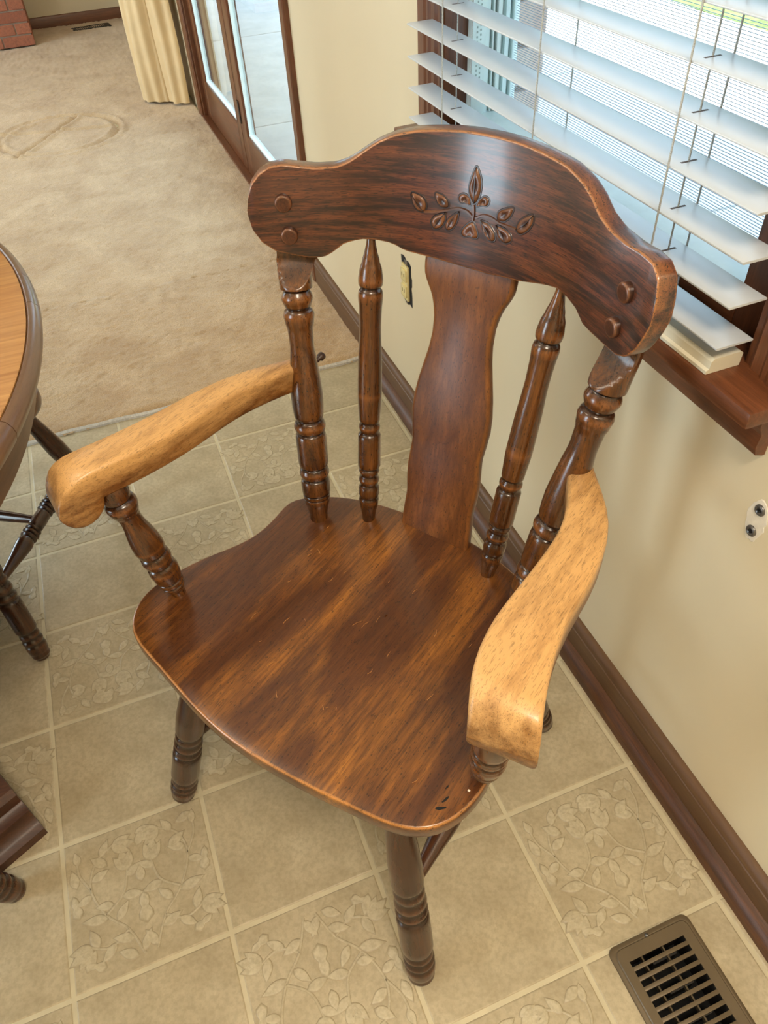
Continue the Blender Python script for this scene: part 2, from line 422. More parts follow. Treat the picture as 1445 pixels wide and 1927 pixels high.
fm = MB()
for sx in (1, -1):
    def S(p): return [(x*sx, y) for x, y in p]
    def Lf(x, y, a, l, w_, lob=0): leaf(fm, x*sx, y, rad(a) if sx > 0 else rad(180-a), l, w_, lobes=lob)
    stem(fm, S([(.010, -.100), (.030, -.055), (.062, -.020), (.082, .030), (.070, .072), (.040, .092)]))
    stem(fm, S([(.030, -.055), (.060, -.072), (.092, -.060)])); stem(fm, S([(.062, -.02), (.030, .005), (.020, .045)]))
    stem(fm, S([(.082, .03), (.098, .06), (.100, .088)]))
    for x, y, a, l, w_ in ((.012, -.096, 120, .034, .015), (.022, -.072, 20, .036, .016), (.050, -.068, -40, .034, .015), (.078, -.066, 70, .034, .016),
                           (.058, -.026, 10, .044, .017), (.046, -.036, 130, .034, .015), (.080, .020, -20, .030, .014), (.080, .042, 160, .032, .016),
                           (.062, .078, 120, .032, .015), (.098, .078, 80, .026, .013), (.034, .0, 190, .036, .016), (.024, .030, 150, .032, .014)):
        Lf(x, y, a, l, w_)
    for x, y, a in ((.020, .040, 78), (.088, -.060, -25), (.042, .090, 188)):       # three-petalled tulips
        for da, l, w_ in ((-24, .036, .017), (24, .036, .017), (0, .041, .020)): Lf(x, y, a+da, l, w_)
    Lf(.070, -.098, 25, .034, .020, 3); Lf(.104, -.010, 80, .040, .022, 3)
for x, y, a, l, w_ in ((-.100, -.095, 60, .034, .016), (.100, .100, 200, .032, .016), (-.104, .040, 100, .034, .016), (-.052, .060, 140, .034, .017), (.052, .052, 30, .036, .018), (.0, .075, 60, .034, .017), (.104, -.085, 100, .034, .016), (-.02, -.10, 150, .034, .016), (-.048, -.008, 170, .030, .015), (.0, .098, 10, .03, .014)):
    leaf(fm, x, y, rad(a), l, w_)
leaf(fm, 0, -.055, rad(90), .05, .03, lobes=3); leaf(fm, 0, .012, rad(90), .03, .016)
relief_me = None
def seen(x, y):
    R = Vector((x, y, 0))-cam.location; m = Matrix.Rotation(cam.rotation_euler[2], 3, 'Z') @ Matrix.Rotation(cam.rotation_euler[1], 3, 'Y') @ Matrix.Rotation(cam.rotation_euler[0], 3, 'X')
    c = m.transposed() @ R
    if c.z > -.05: return False
    u = 722.5+1416.6*c.x/-c.z; v = 963.5-1416.6*c.y/-c.z
    return -120 < u < 1565 and -50 < v < 2050
rest = MB(); tile_me = None
for i in range(-13, 1):
    for j in range(-10, 6):
        x0, x1, y0, y1 = i*T, (i+1)*T, j*T, (j+1)*T
        if i == 0: x1 = WX-.004
        y1 = min(y1, CE+.01); x0 = max(x0, -3.39)
        whole = i < 0 and x0 == i*T and y1 == (j+1)*T
        vis = any(seen(x, y) for x in (x0, (x0+x1)/2, x1) for y in (y0, (y0+y1)/2, y1))
        cx, cy = (i+.5)*T, (j+.5)*T
        if not vis:
            m = tile_mesh(x0, y0, x1, y1); rest.add(m.V, m.F); continue
        if i < 0:
            if tile_me is None:
                o = tile_mesh(-T/2, -T/2, T/2, T/2).build('tile', M['tile'], floor, smooth=False); tile_me = o.data; o.location = (cx, cy, 0)
            elif whole: o = link(bpy.data.objects.new('tile', tile_me), floor); o.location = (cx, cy, 0)
            else: o = tile_mesh(x0-cx, y0-cy, x1-cx, y1-cy).build('tile', M['tile'], floor, smooth=False); o.location = (cx, cy, 0)
            if (i+j) % 2 == 0 and whole:
                if relief_me is None:
                    r = fm.build('flower_relief', M['tile_relief'], o, angle=70); relief_me = r.data
                else: r = link(bpy.data.objects.new('flower_relief', relief_me), o)
                r.rotation_euler = (0, 0, rad(90*((i*3+j*5) % 4)))
        else:
            o = tile_mesh(x0-cx, y0-cy, x1-cx, y1-cy).build('tile', M['tile'], floor, smooth=False); o.location = (cx, cy, 0)
o = rest.build('tile_remainder', M['tile'], floor, smooth=False); o['kind'] = 'stuff'

# ---- carpet of the far room, with the rubbed ring left by a round table
def carpet():
    xs = np.concatenate([np.arange(-3.39, -2.0, .06), np.arange(-2.0, .031, .011)]); xs[-1] = .03
    ys = np.concatenate([np.arange(CE, 2.2, .008), np.arange(2.2, 5.0, .013), np.arange(5.0, 6.66, .03)]); ys[-1] = 6.66
    X, Y = np.meshgrid(xs, ys); rng = np.random.RandomState(3)
    Z = .012+.0016*rng.randn(*X.shape)+.002*np.sin(X*23+3*np.sin(Y*7))*np.sin(Y*19+2*np.sin(X*11))
    cx, cy, r = -.71, 4.09, .30
    d = np.abs(np.hypot(X-cx, Y-cy)-r); ang = np.arctan2(Y-cy, X-cx)
    Z -= .016*np.exp(-(d/.016)**2)*(.55+.45*np.sin(ang*1.5+1)); Z += .008*np.exp(-((d-.03)/.016)**2)
    def line(p, q, wd, dep):
        nonlocal Z
        p, q = np.array(p), np.array(q); L = np.hypot(*(q-p)); u = (q-p)/L
        s = (X-p[0])*u[0]+(Y-p[1])*u[1]; n = (X-p[0])*-u[1]+(Y-p[1])*u[0]
        Z -= dep*np.exp(-(n/wd)**2)*((s > 0) & (s < L)); Z += dep*.6*np.exp(-((n-.025)/.012)**2)*((s > 0) & (s < L))
    line((-.585, 4.372), (-.94, 3.83), .016, .017); line((-1.15, 4.27), (-.43, 4.08), .012, .009)
    edge = (Y-CE); Z = np.where(edge < .012, Z*(.3+edge/.012*.7), Z)
    Y = np.where(Y < CE+.004, Y+.006*rng.randn(*Y.shape)+.006*np.sin(X*9), Y)
    V = np.stack([X, Y, Z], -1).reshape(-1, 3); nx = len(xs); ny = len(ys)
    idx = np.arange(nx*ny).reshape(ny, nx)
    F = np.stack([idx[:-1, :-1], idx[:-1, 1:], idx[1:, 1:], idx[1:, :-1]], -1).reshape(-1, 4)
    o = mesh('carpet', V, F, M['carpet'], angle=180)
    return tag(o, 'tan cut pile wall-to-wall carpet of the far room with a rubbed ring mark', 'carpet', kind='stuff')
carpet()
mb = MB(); rr = []
for k in range(90):
    x = -3.38+(3.39)*k/89; y = CE-.004+.004*math.sin(x*13)+.002*math.sin(x*41)
    rr.append([(x, y-.005, -.001), (x, y-.004, .006), (x, y+.004, .010), (x, y+.010, .006), (x, y+.010, -.001)])
mb.sweep(rr); tag(mb.build('trim_1', M['strip']), kind='structure')

# ---- baseboards and shoe moulding
def profile_y(name, prof, y0, y1, mat, parent=None):
    mb = MB(); mb.sweep([[(x, y, z) for x, z in prof] for y in (y0, y1)]); return mb.build(name, mat, parent, 'y', angle=35)
bp = [(WX, -.01), (.030, -.01), (.030, .079), (.0315, .081), (.0315, .090), (.035, .097), (.040, .100), (WX, .100)]
tag(profile_y('baseboard_right', bp, -2.47, 1.962, M['base']), kind='structure')
sh = [(.031, -.001), (.0105, -.001), (.0105, .010), (.0125, .019), (.017, .028), (.024, .034), (.031, .036)]
tag(profile_y('trim_2', sh, -2.47, 1.46, M['shoe']), kind='structure')
mb = MB(); fp = [(6.666, -.01), (6.652, -.01), (6.652, .072), (6.656, .082), (6.666, .085)]
mb.sweep([[(x, y, z) for y, z in fp] for x in (-.74, WX)]); tag(mb.build('baseboard_far', M['trim'], None, 'x'), kind='structure')

# ================================================================== WINDOW
win = empty('window_1', (0, 0, 0), kind='structure')
def bev(name, a, b, mat=None, grain='y', r=.003, parent=None):
    return box(name, a, b, mat or M['trim'], parent or win, grain, r)
mb = MB()
for (y0, y1) in ((0.0, .0755),):
    pass
def casing(name, y_out, y_in):
    s = 1 if y_in > y_out else -1; wd = abs(y_in-y_out)
    prof = [(0, WX), (0, .030), (.004, .026), (.030, .026), (.036, .029), (.042, .029), (.048, .033), (.062, .033), (.068, .037), (wd, .037), (wd, WX)]
    m = MB(); m.sweep([[(x, y_out+s*d, z) for d, x in prof] for z in (.811, 2.03)]); return m.build(name, M['trim'], win, 'z', angle=25)
casing('casing', 0.0, .0755); casing('casing', 1.0, .9245)
bev('casing', (.028, 0.0, 1.96), (WX, 1.0, 2.03))
bev('window_sill', (-.024, -.006, .789), (.10, 1.006, .811), r=.005)
m = MB(); ap = [(.041, .718), (.030, .722), (.026, .735), (.028, .752), (.022, .764), (.020, .789), (WX, .789), (WX, .718)]
m.sweep([[(x, y, z) for x, z in ap] for y in (.012, .988)]); m.build('apron', M['trim'], win, 'y', angle=30)
for y0, y1 in ((.0755, .0805), (.9195, .9245)): bev('jamb', (WX, y0, .811), (.112, y1, 1.955), grain='z', r=.001)
bev('sash_stile', (.078, .0805, .811), (.106, .150, 1.955), grain='z')
bev('sash_rail', (.078, .150, .811), (.106, .9195, .838)); bev('sash_rail', (.078, .150, 1.90), (.106, .9195, 1.955))
bev('pale_bead', (.090, .9035, .838), (.118, .9195, 1.90), M['vinyl_frame'], 'z', .001)
# pale outer frame with channels on the far side
m = MB()
for x0, x1, d in ((.119, .127, .010), (.134, .137, .008), (.142, .149, .012), (.158, .166, .010), (.172, .182, .014)):
    m.box((x0, .918-d, .80), (x1, .925, 1.96))
m.build('outer_frame_fin', M['vinyl_frame'], win, 'z', smooth=False)
m = MB().box((.118, .916, .80), (.184, .926, 1.96)); m.build('outer_frame_channel', M['frame_gap'], win, 'z', smooth=False)
bev('outer_frame', (.112, .075, .80), (.18, .925, .84), M['vinyl_frame'], 'y', .002)
bev('outer_frame', (.112, .075, .84), (.18, .095, 1.96), M['vinyl_frame'], 'z', .002)
m = MB()
for k in range(130):                                                  # dotted weatherstrip on the bead
    z = .868+k*.0075
    for dx in (0, .005): m.box((.099+dx*1.4, .9028, z+dx*.6), (.1015+dx*1.4, .9036, z+dx*.6+.003))
o = m.build('weatherstrip_dots', M['frame_gap'], win, smooth=False); o['kind'] = 'stuff'
box('glass_pane', (.150, .095, .84), (.153, .905, 1.95), M['glass'], win)
m = MB(); z = .842
while z < 1.95:                                                       # insect screen: its wires
    m.box((.1760, .096, z), (.1770, .905, z+.0007)); z += .0038
o = m.build('insect_screen', M['screenwire'], win, smooth=False); o['kind'] = 'stuff'

# ---- venetian blind
NS = 22; YB0, YB1, XB0, XB1 = .067, .932, -.021, .028
blind = empty('window_blind', (0, .5, .811), label='white horizontal slat venetian blind lowered over the brown framed window', cat='blind')
def P(v): return (v[0], v[1]-.5, v[2]-.811)
slat_me = None; LAD = (.782, .485, .203)
for k in range(NS):
    z = .8475+.0497*k
    if slat_me is None:
        m = MB(); ring = [(a, b) for a, b, e in rrect(XB1-XB0, .0028, .0012, 2)]
        m.sweep([[(a, y, b) for a, b in ring] for y in (YB0-.5, YB1-.5)])
        s = m.build('slat', M['slat'], blind, 'y'); slat_me = s.data
        for q in (0, 2):
            mm = MB().box((-.010, -.5+LAD[q]-.002, .0009), (.010, -.5+LAD[q]+.0015, .00155)); h = mm.build('cord_slot_shade', M['slot'], s, smooth=False); slot0 = h.data if q == 0 else slot0  # dark plate stands in for the shade inside the open slot
            if q == 2: slot2 = h.data
    else:
        s = link(bpy.data.objects.new('slat', slat_me), blind)
        for sm in (slot0, slot2): link(bpy.data.objects.new('cord_slot_shade', sm), s)
    s.location = ((XB0+XB1)/2, 0, z-.811)
    s.rotation_euler = (0, rad(random.uniform(-.6, .6)), 0)
m = MB(); rp = [(-.020, .0), (.026, .0), (.027, .016), (.024, .0185), (-.012, .0185), (-.0155, .015), (-.0165, .006), (-.020, .004)]
m.sweep([[(x, y-.5, z+.0005) for x, z in rp] for y in (YB0+.006, YB1-.006)]); m.build('bottom_rail', M['rail'], blind, 'y', angle=30)
MB().box(P((XB0, YB0, 1.945)), P((XB1, YB1, 1.99)), .003).build('head_rail', M['slat'], blind, 'y')
def cord(name, pts, r, mat, parent, seg=6):
    m = MB(); rings = []
    P_ = [Vector(p) for p in pts]
    for i, p in enumerate(P_):
        d = (P_[min(i+1, len(P_)-1)]-P_[max(0, i-1)]).normalized(); q = d.to_track_quat('Z', 'Y').to_matrix()
        rings.append([tuple(p+q.col[0]*(r*math.cos(2*math.pi*k/seg))+q.col[1]*(r*math.sin(2*math.pi*k/seg))) for k in range(seg)])
    m.sweep(rings); return m.build(name, mat, parent, 'z')
for y in LAD:
    cord('ladder_string', [P((XB0-.0015, y, .822)), P((XB0-.0015, y, 1.95))], .0012, M['cord'], blind)
    cord('ladder_string', [P((XB1+.0015, y, .822)), P((XB1+.0015, y, 1.95))], .0012, M['cord'], blind)
    if y != LAD[1]: cord('lift_cord', [P((.0035, y, .825)), P((.0035, y, 1.95))], .0011, M['cord'], blind)

# ---- exterior at the window: brick return, patio, lawn, eave
ext = tag(MB().box((.185, .965, -.12), (.262, 1.95, 2.5)).build('wall_exterior', M['mortar'], smooth=False), kind='structure')
bme = None
for c in range(34):
    z = -.11+.0745*c; off = 0 if c % 2 else .104
    for b in range(-1, 5):
        y0 = .952+off-.104+b*.208; y1 = y0+.198
        y0c = max(y0, .952); y1 = min(y1, 1.95)
        if y1-y0c < .03: continue
        m = MB().box((-.05, -(y1-y0c)/2, -.032), (.05, (y1-y0c)/2, .032), .004)
        full = abs(y1-y0c-.198) < 1e-4
        if full and bme is not None: o = link(bpy.data.objects.new('brick', bme), ext)
        else:
            o = m.build('brick', M['brick_pale'], ext, smooth=False)
            if full: bme = o.data
        o.location = (.218+random.uniform(-.001, .001), (y0c+y1)/2, z+.034)
pat = empty('trim_3', (0, 0, 0), kind='structure'); pat.name = 'patio'
box('patio_base', (.16, -4, -.30), (4.05, 13, -.135), M['concrete'], pat)
pme = None
for i in range(3):
    for j in range(9):
        x0 = .17+i*1.29; y0 = -4.1+j*2.05
        if pme is None: o = box('patio_slab', (0, 0, -.015), (1.275, 2.035, 0), M['concrete'], pat, bev=.006); pme = o.data
        else: o = link(bpy.data.objects.new('patio_slab', pme), pat)
        o.location = (x0, y0, -.12)
n = 60; xs = np.linspace(4.0, 40, n); ys = np.linspace(-10, 60, n); X, Y = np.meshgrid(xs, ys)
Z = -.13+.03*np.random.RandomState(5).rand(n, n); V = np.stack([X, Y, Z], -1).reshape(-1, 3); idx = np.arange(n*n).reshape(n, n)
o = mesh('lawn', V, np.stack([idx[:-1, :-1], idx[:-1, 1:], idx[1:, 1:], idx[1:, :-1]], -1).reshape(-1, 4), M['lawn'])
tag(o, 'sunlit green lawn beyond the concrete patio outside the window', 'lawn', kind='stuff')
rng_ = np.random.RandomState(9); hx = np.linspace(0, 1, 14); hy = np.linspace(-14, 46, 90)
V = [(13+2.2*math.sin(math.pi*u)*-1+rng_.uniform(-.35, .35), y+rng_.uniform(-.2, .2), -.09+(4.2+.6*math.sin(y*.7)+.4*math.sin(y*1.9))*u+rng_.uniform(-.2, .2)*(u > 0)) for u in hx for y in hy]
o = mesh('sky_block_hedge', V+[(v[0]+3.0, v[1], v[2]) for v in V], [(r*90+k+b, r*90+k+1+b, (r+1)*90+k+1+b, (r+1)*90+k+b) for b in (0, 1260) for r in range(13) for k in range(89)]+[(13*90+k, 13*90+k+1, 1260+13*90+k+1, 1260+13*90+k) for k in range(89)], M['sky_block_hedge'])  # added out of view to cut low sky light on slats and floor
tag(o, 'tall dense green foliage row added beyond the lawn to cut low sky light', 'sky_block_hedge', kind='stuff')
tag(box('eave', (.16, -3.5, 2.50), (1.20, 8.5, 2.62), M['eave']), kind='structure')
tag(box('roof', (-3.9, -3.5, 2.62), (1.20, 8.5, 2.70), M['eave']), kind='structure')

# ================================================================== PATIO DOOR
door = empty('door_1', (0, 0, 0), kind='structure')
def db(name, a, b, mat=None, grain='z', r=.003): return box(name, a, b, mat or M['trim'], door, grain, r)
def dcasing(y_out, y_in):
    s = 1 if y_in > y_out else -1; wd = abs(y_in-y_out)
    prof = [(0, WX), (0, .030), (.004, .027), (.03, .027), (.04, .031), (.058, .031), (.064, .036), (wd, .036), (wd, WX)]
    m = MB(); m.sweep([[(x, y_out+s*d, z) for d, x in prof] for z in (.0, 2.12)]); return m.build('casing', M['trim'], door, 'z', angle=25)
dcasing(1.965, 2.04); dcasing(4.06, 3.98)
db('casing', (.028, 1.965, 2.06), (WX, 4.06, 2.13), grain='y')
db('threshold', (.030, 2.04, -.005), (.155, 3.98, .022), grain='y', r=.004)
db('jamb', (WX, 3.965, .02), (.15, 3.98, 2.06)); db('jamb', (WX, 2.04, .02), (.15, 2.055, 2.06))
for a, b, near in ((2.058, 3.066, True), (3.072, 3.962, False)):
    g0, g1 = a+.085, b-.10
    for y0, y1 in ((a, g0), (g1, b)): db('door_stile', (.062, y0, .024), (.102, y1, 2.055))
    db('door_rail', (.062, g0, .024), (.102, g1, .205), grain='y'); db('door_rail', (.062, g0, 1.96), (.102, g1, 2.055), grain='y')
    m = MB()
    for bx in (((.072, g0, .205), (.094, g0+.007, 1.96)), ((.072, g1-.007, .205), (.094, g1, 1.96)), ((.070, g0, .205), (.094, g1, .212))): m.box(*bx)
    m.build('glazing_bead', M['vinyl_frame'], door, 'z', smooth=False)
    box('glass_pane', (.079, g0+.005, .210), (.083, g1-.005, 1.96), M['glass'], door)
db('hinge', (.058, 3.040, .235), (.0635, 3.064, .325), M['metal_dark'], 'z', .001)

# side openings of the room (behind and left of the camera)
for (nm, y0, y1, z0, z1) in (('window_2', -.35, .55, .10, 2.0), ('window_3', 3.3, 5.3, .5, 2.0)):
    wn = empty(nm, (0, 0, 0), kind='structure')
    for a, b in (((-3.46, y0, z0), (-3.41, y0+.05, z1)), ((-3.46, y1-.05, z0), (-3.41, y1, z1)), ((-3.46, y0, z0), (-3.41, y1, z0+.05)), ((-3.46, y0, z1-.05), (-3.41, y1, z1))):
        box('frame', a, b, M['trim'], wn, 'y', .003)
    box('glass_pane', (-3.44, y0+.05, z0+.05), (-3.436, y1-.05, z1-.05), M['glass'], wn)

# ================================================================== CHAIRS
ZS = .436
SEAT = [(-.251, .119), (-.248, .1), (-.245, .075), (-.244, .046), (-.249, .017), (-.263, -.014), (-.281, -.047), (-.296, -.085), (-.307, -.125), (-.309, -.155), (-.299, -.184), (-.283, -.205), (-.26, -.219), (-.227, -.2275), (-.193, -.234), (-.14, -.246), (-.094, -.255), (-.047, -.261), (.003, -.262), (.052, -.259), (.109, -.253), (.147, -.247), (.184, -.242), (.212, -.236), (.236, -.226), (.253, -.21), (.266, -.188), (.273, -.16), (.275, -.129), (.268, -.09), (.256, -.05), (.246, -.015), (.238, .02), (.234, .055), (.234, .085), (.23, .11), (.215, .14), (.19, .163), (.145, .184), (.1, .198), (.054, .206), (0, .208), (-.06, .205), (-.11, .199), (-.15, .19), (-.191, .174), (-.23, .147), (-.244, .133)]
def closed_spline(pts, n):
    P_ = np.array(pts); P_ = np.vstack([P_, P_[:1]]); d = np.r_[0, np.cumsum(np.hypot(*np.diff(P_, axis=0).T))]
    s = np.linspace(0, d[-1], n, endpoint=False); o = np.stack([np.interp(s, d, P_[:, i]) for i in (0, 1)], 1)
    for _ in range(2): o = (np.roll(o, 1, 0)+2*o+np.roll(o, -1, 0))/4
    return o
def make_seat(parent):
    O = closed_spline(SEAT, 132); d = np.roll(O, -1, 0)-np.roll(O, 1, 0); d /= np.hypot(*d.T)[:, None]
    nrm = np.stack([-d[:, 1], d[:, 0]], 1); c = np.array([0., -.03])
    if ((O+nrm*.01-c)**2).sum() > ((O-c)**2).sum(): nrm = -nrm       # inward
    rings, W = [], []
    for ins, z, wv in ((.030, ZS-.038, 0), (.010, ZS-.036, 0), (.003, ZS-.030, 0), (.0, ZS-.022, 0), (.0, ZS-.0065, 0), (.0004, ZS-.0035, .1), (.0014, ZS-.0014, .8), (.0028, ZS-.0004, .5), (.0042, ZS, 0), (.022, ZS, 0)):
        rings.append(np.c_[O+nrm*ins, np.full(len(O), z)]); front = np.clip((-O[:, 1]-.02)/.2, .35, 1); W.append(wv*front)
    base = O+nrm*.022
    for s in (.85, .7, .55, .4, .25, .1):
        dish = -.005*(1-s)**.7
        rings.append(np.c_[c+(base-c)*s, np.full(len(O), ZS+dish)]); W.append(np.zeros(len(O)))
    m = MB(); m.sweep([[tuple(v) for v in r] for r in rings], [list(w_) for w_ in W])
    o = m.build('seat', M['seat'], parent, 'y', angle=50)
    rg = random.Random(11); sm = MB()
    for k in range(34):
        x, y = rg.uniform(-.17, .2), rg.uniform(-.2, .12); L = rg.uniform(.003, .016); a = rad(90+rg.gauss(0, 22)); wd = rg.uniform(.0002, .00045); zz = ZS-.0050+.0055*min(1, max(0, 1-(1-math.hypot(x/.26, (y+.03)/.2))**.7 if math.hypot(x/.26, (y+.03)/.2) < 1 else 1))
        dx, dy = math.cos(a)*L/2, math.sin(a)*L/2; nx, ny = -math.sin(a)*wd, math.cos(a)*wd; b = rg.uniform(-.15, .15)
        sm.sweep([[(x-dx-nx, y-dy-ny, zz), (x-dx+nx, y-dy+ny, zz), (x-dx, y-dy, zz+.0006)], [(x+b*L-nx, y-ny, zz), (x+b*L+nx, y+ny, zz), (x+b*L, y, zz+.0007)], [(x+dx-nx*.3, y+dy-ny*.3, zz), (x+dx+nx*.3, y+dy+ny*.3, zz), (x+dx, y+dy, zz+.0006)]])
    q = sm.build('scratches', M['scratch'], o, smooth=False); q['kind'] = 'stuff'
    bm_ = MB()
    for (x, y, L, wd, a) in ((.2434, -.1880, .015, .0036, 40), (.2426, -.1760, .013, .0026, 70), (.236, -.162, .006, .0016, 80)):
        ca, sa = math.cos(rad(a)), math.sin(rad(a)); pts = []
        for k in range(10):
            t = 2*math.pi*k/10; u, v = L/2*math.cos(t)*(1+rg.uniform(-.2, .2)), wd/2*math.sin(t)*(1+rg.uniform(-.3, .3)); pts.append((x+u*ca-v*sa, y+u*sa+v*ca))
        bm_.sweep([[(p[0], p[1], ZS-.002) for p in pts], [(p[0], p[1], ZS+.0003) for p in pts]])
    bm_.build('black_scuff', M['black'], o, smooth=False)
    MB().box((.2590, -.1525, ZS-.001), (.2618, -.1500, ZS+.0012), .0005).build('paint_chip', M['plaster'], o)
    return o
CT_L = [(0, 1.011), (-.018, 1.011), (-.05, 1.009), (-.081, 1.006), (-.107, 1.0), (-.128, .991), (-.146, .978), (-.16, .968), (-.174, .963), (-.195, .962), (-.214, .965), (-.23, .968), (-.243, .966), (-.253, .959), (-.261, .947), (-.265, .931), (-.2662, .917)]
CB_L = [(0, .857), (-.026, .858), (-.062, .861), (-.087, .864), (-.104, .872), (-.124, .875), (-.144, .875), (-.163, .869), (-.177, .857), (-.187, .851), (-.203, .851), (-.22, .855), (-.24, .862), (-.253, .874), (-.262, .891), (-.2655, .907), (-.2662, .917)]
CT_R = [(0, 1.011), (.015, 1.011), (.049, 1.01), (.084, 1.007), (.116, 1.003), (.14, .995), (.156, .986), (.171, .973), (.19, .965), (.214, .963), (.236, .965), (.252, .964), (.262, .956), (.267, .937), (.2682, .919)]
CB_R = [(0, .857), (.03, .857), (.077, .863), (.114, .873), (.133, .877), (.149, .874), (.166, .868), (.179, .858), (.19, .856), (.214, .855), (.234, .856), (.247, .863), (.257, .878), (.264, .897), (.2675, .91), (.2682, .919)]
CK, CA, CS = 1.62, .2715, .159
def cfront(x, z): return CA-CK*x*x+CS*(z-.902)
def cnorm(x):
    n = Vector((2*CK*x, 1, 0)).normalized(); return n
def carc(x): a = 2*CK*x; return (a*math.sqrt(1+a*a)+math.asinh(a))/(4*CK)
def make_crest(parent):
    def chain(A, B): return [(abs(x), z) for x, z in A], [(abs(x), z) for x, z in B]
    m = MB(); rings, W, G = [], [], []
    xs = [-.2662*math.sin(t) for t in np.linspace(math.pi/2, 0, 46)]+[.2682*math.sin(t) for t in np.linspace(0, math.pi/2, 46)[1:]]
    TH = .022
    for x in xs:
        T_, B_ = (CT_L, CB_L) if x < 0 else (CT_R, CB_R)
        zt = np.interp(abs(x), [abs(p[0]) for p in T_], [p[1] for p in T_]); zb = np.interp(abs(x), [abs(p[0]) for p in B_], [p[1] for p in B_])
        h = max(zt-zb, .0008); zc = (zt+zb)/2; nn = cnorm(x); r, wv, g = [], [], []
        for a, b, e in rrect(TH, h, .0026, 3):
            z = zc+b; p = Vector((x, cfront(x, z), z))+nn*(a+TH/2)
            r.append(tuple(p)); frontedge = a < -TH/2+.0025
            wv.append(.6*e if (frontedge and e == 1 and h > .01) else (.25 if (not frontedge and a < TH/2-.0026) else (.3 if e == 1 else 0)))
            g.append((carc(x), z, a))
        rings.append(r); W.append(wv); G += g
    m.sweep(rings, W)
    o = mesh('crest_rail', m.V, m.F, M['crest'], parent, G, m.W, angle=40)
    # carved leaf spray
    RL = dict(bud=[(.0003, .9333), (-.0056, .9402), (-.01, .9497), (-.0077, .9616), (-.0023, .9786), (.0067, .9641), (.0079, .9529), (.0062, .9424)],
      curl_l=[(-.0031, .9318), (-.0065, .9415), (-.0143, .9446), (-.021, .942), (-.022, .9359), (-.0174, .9322), (-.0131, .935)],
      curl_r=[(.0026, .932), (.0074, .9417), (.0138, .9468), (.0203, .9443), (.0205, .9385), (.0163, .9347), (.0128, .9364)],
      l1=[(-.0642, .9148), (-.0744, .9161), (-.0806, .9238), (-.0839, .9379), (-.0748, .9357), (-.067, .9329), (-.0619, .9243)],
      l2=[(-.033, .9246), (-.0434, .9237), (-.0505, .9303), (-.0535, .9405), (-.0414, .9384), (-.0342, .9326)],
      l3=[(-.0188, .923), (-.0318, .9132), (-.0368, .9037), (-.0336, .8967), (-.0258, .9002), (-.0207, .9089)],
      l4=[(-.0376, .9184), (-.051, .9128), (-.0561, .9049), (-.0502, .8963), (-.041, .8999), (-.036, .9094)],
      r1=[(.0619, .9187), (.0636, .9295), (.0726, .9377), (.0845, .944), (.085, .9328), (.0777, .9219), (.0686, .9156)],
      r2=[(.0332, .9231), (.0341, .9336), (.0442, .9395), (.0557, .9433), (.0529, .9324), (.045, .9242)],
      r3=[(.0107, .9186), (.0147, .9083), (.0261, .8971), (.0349, .8987), (.0347, .9069), (.0237, .9173)],
      r4=[(.033, .9177), (.0376, .9055), (.0493, .8995), (.0586, .9052), (.0565, .9127), (.0443, .9175)],
      ac=[(.0012, .9161), (-.0097, .9072), (-.0147, .8975), (-.0079, .8932), (-.0013, .8986), (.0041, .8945), (.0118, .8974), (.0076, .9067)])
    ST = [[(.0002, .9339), (.0016, .9237), (.0012, .9161)], [(-.0001, .9203), (-.0085, .9263), (-.0209, .9265), (-.0328, .9228), (-.0447, .9192), (-.0548, .9166), (-.0656, .9162)],
          [(.0043, .9197), (.0151, .9256), (.0262, .925), (.038, .9213), (.0494, .9206), (.0626, .9207)],
          [(-.0023, .975), (-.001, .955), (.0002, .936)], [(-.083, .936), (-.075, .925), (-.065, .916)], [(.084, .942), (.074, .929), (.063, .92)], [(-.033, .9), (-.028, .912), (-.019, .923)], [(-.05, .9), (-.044, .91), (-.037, .919)], [(.03, .9), (.022, .91), (.012, .919)], [(.05, .903), (.045, .91), (.034, .918)]]
    def onc(x, z, h): return tuple(Vector((x, cfront(x, z), z))-cnorm(x)*h)
    lm, gm = MB(), MB()
    for key, pts in RL.items():
        q = closed_spline(pts, 26); c = q.mean(0); n = len(q); V, W = [], []
        for s, h, wv in ((1.0, -.0004, -.7), (.93, .0012, .3), (.72, .0026, .35), (.40, .0020, .1), (.12, .0012, -.25)):
            for x, z in q: xx, zz = c+(np.array((x, z))-c)*s; V.append(onc(xx, zz, h)); W.append(wv)
        F = [(r*n+k, r*n+(k+1) % n, (r+1)*n+(k+1) % n, (r+1)*n+k) for r in range(4) for k in range(n)]+[tuple(4*n+k for k in range(n))]
        lm.add(V, F, W)
        q2 = c+(q-c)*1.05; rings = []
        for k in range(n+1):
            x, z = q2[k % n]; dx, dz = q2[(k+1) % n]-q2[(k-1) % n]; L = math.hypot(dx, dz); nx, nz = -dz/L*.0011, dx/L*.0011
            rings.append([onc(x+nx*1.3, z+nz*1.3, -.0003), onc(x+nx*.6, z+nz*.6, .0006), onc(x-nx*.6, z-nz*.6, .0006), onc(x-nx*1.3, z-nz*1.3, -.0003)])
        gm.sweep(rings, caps=False)
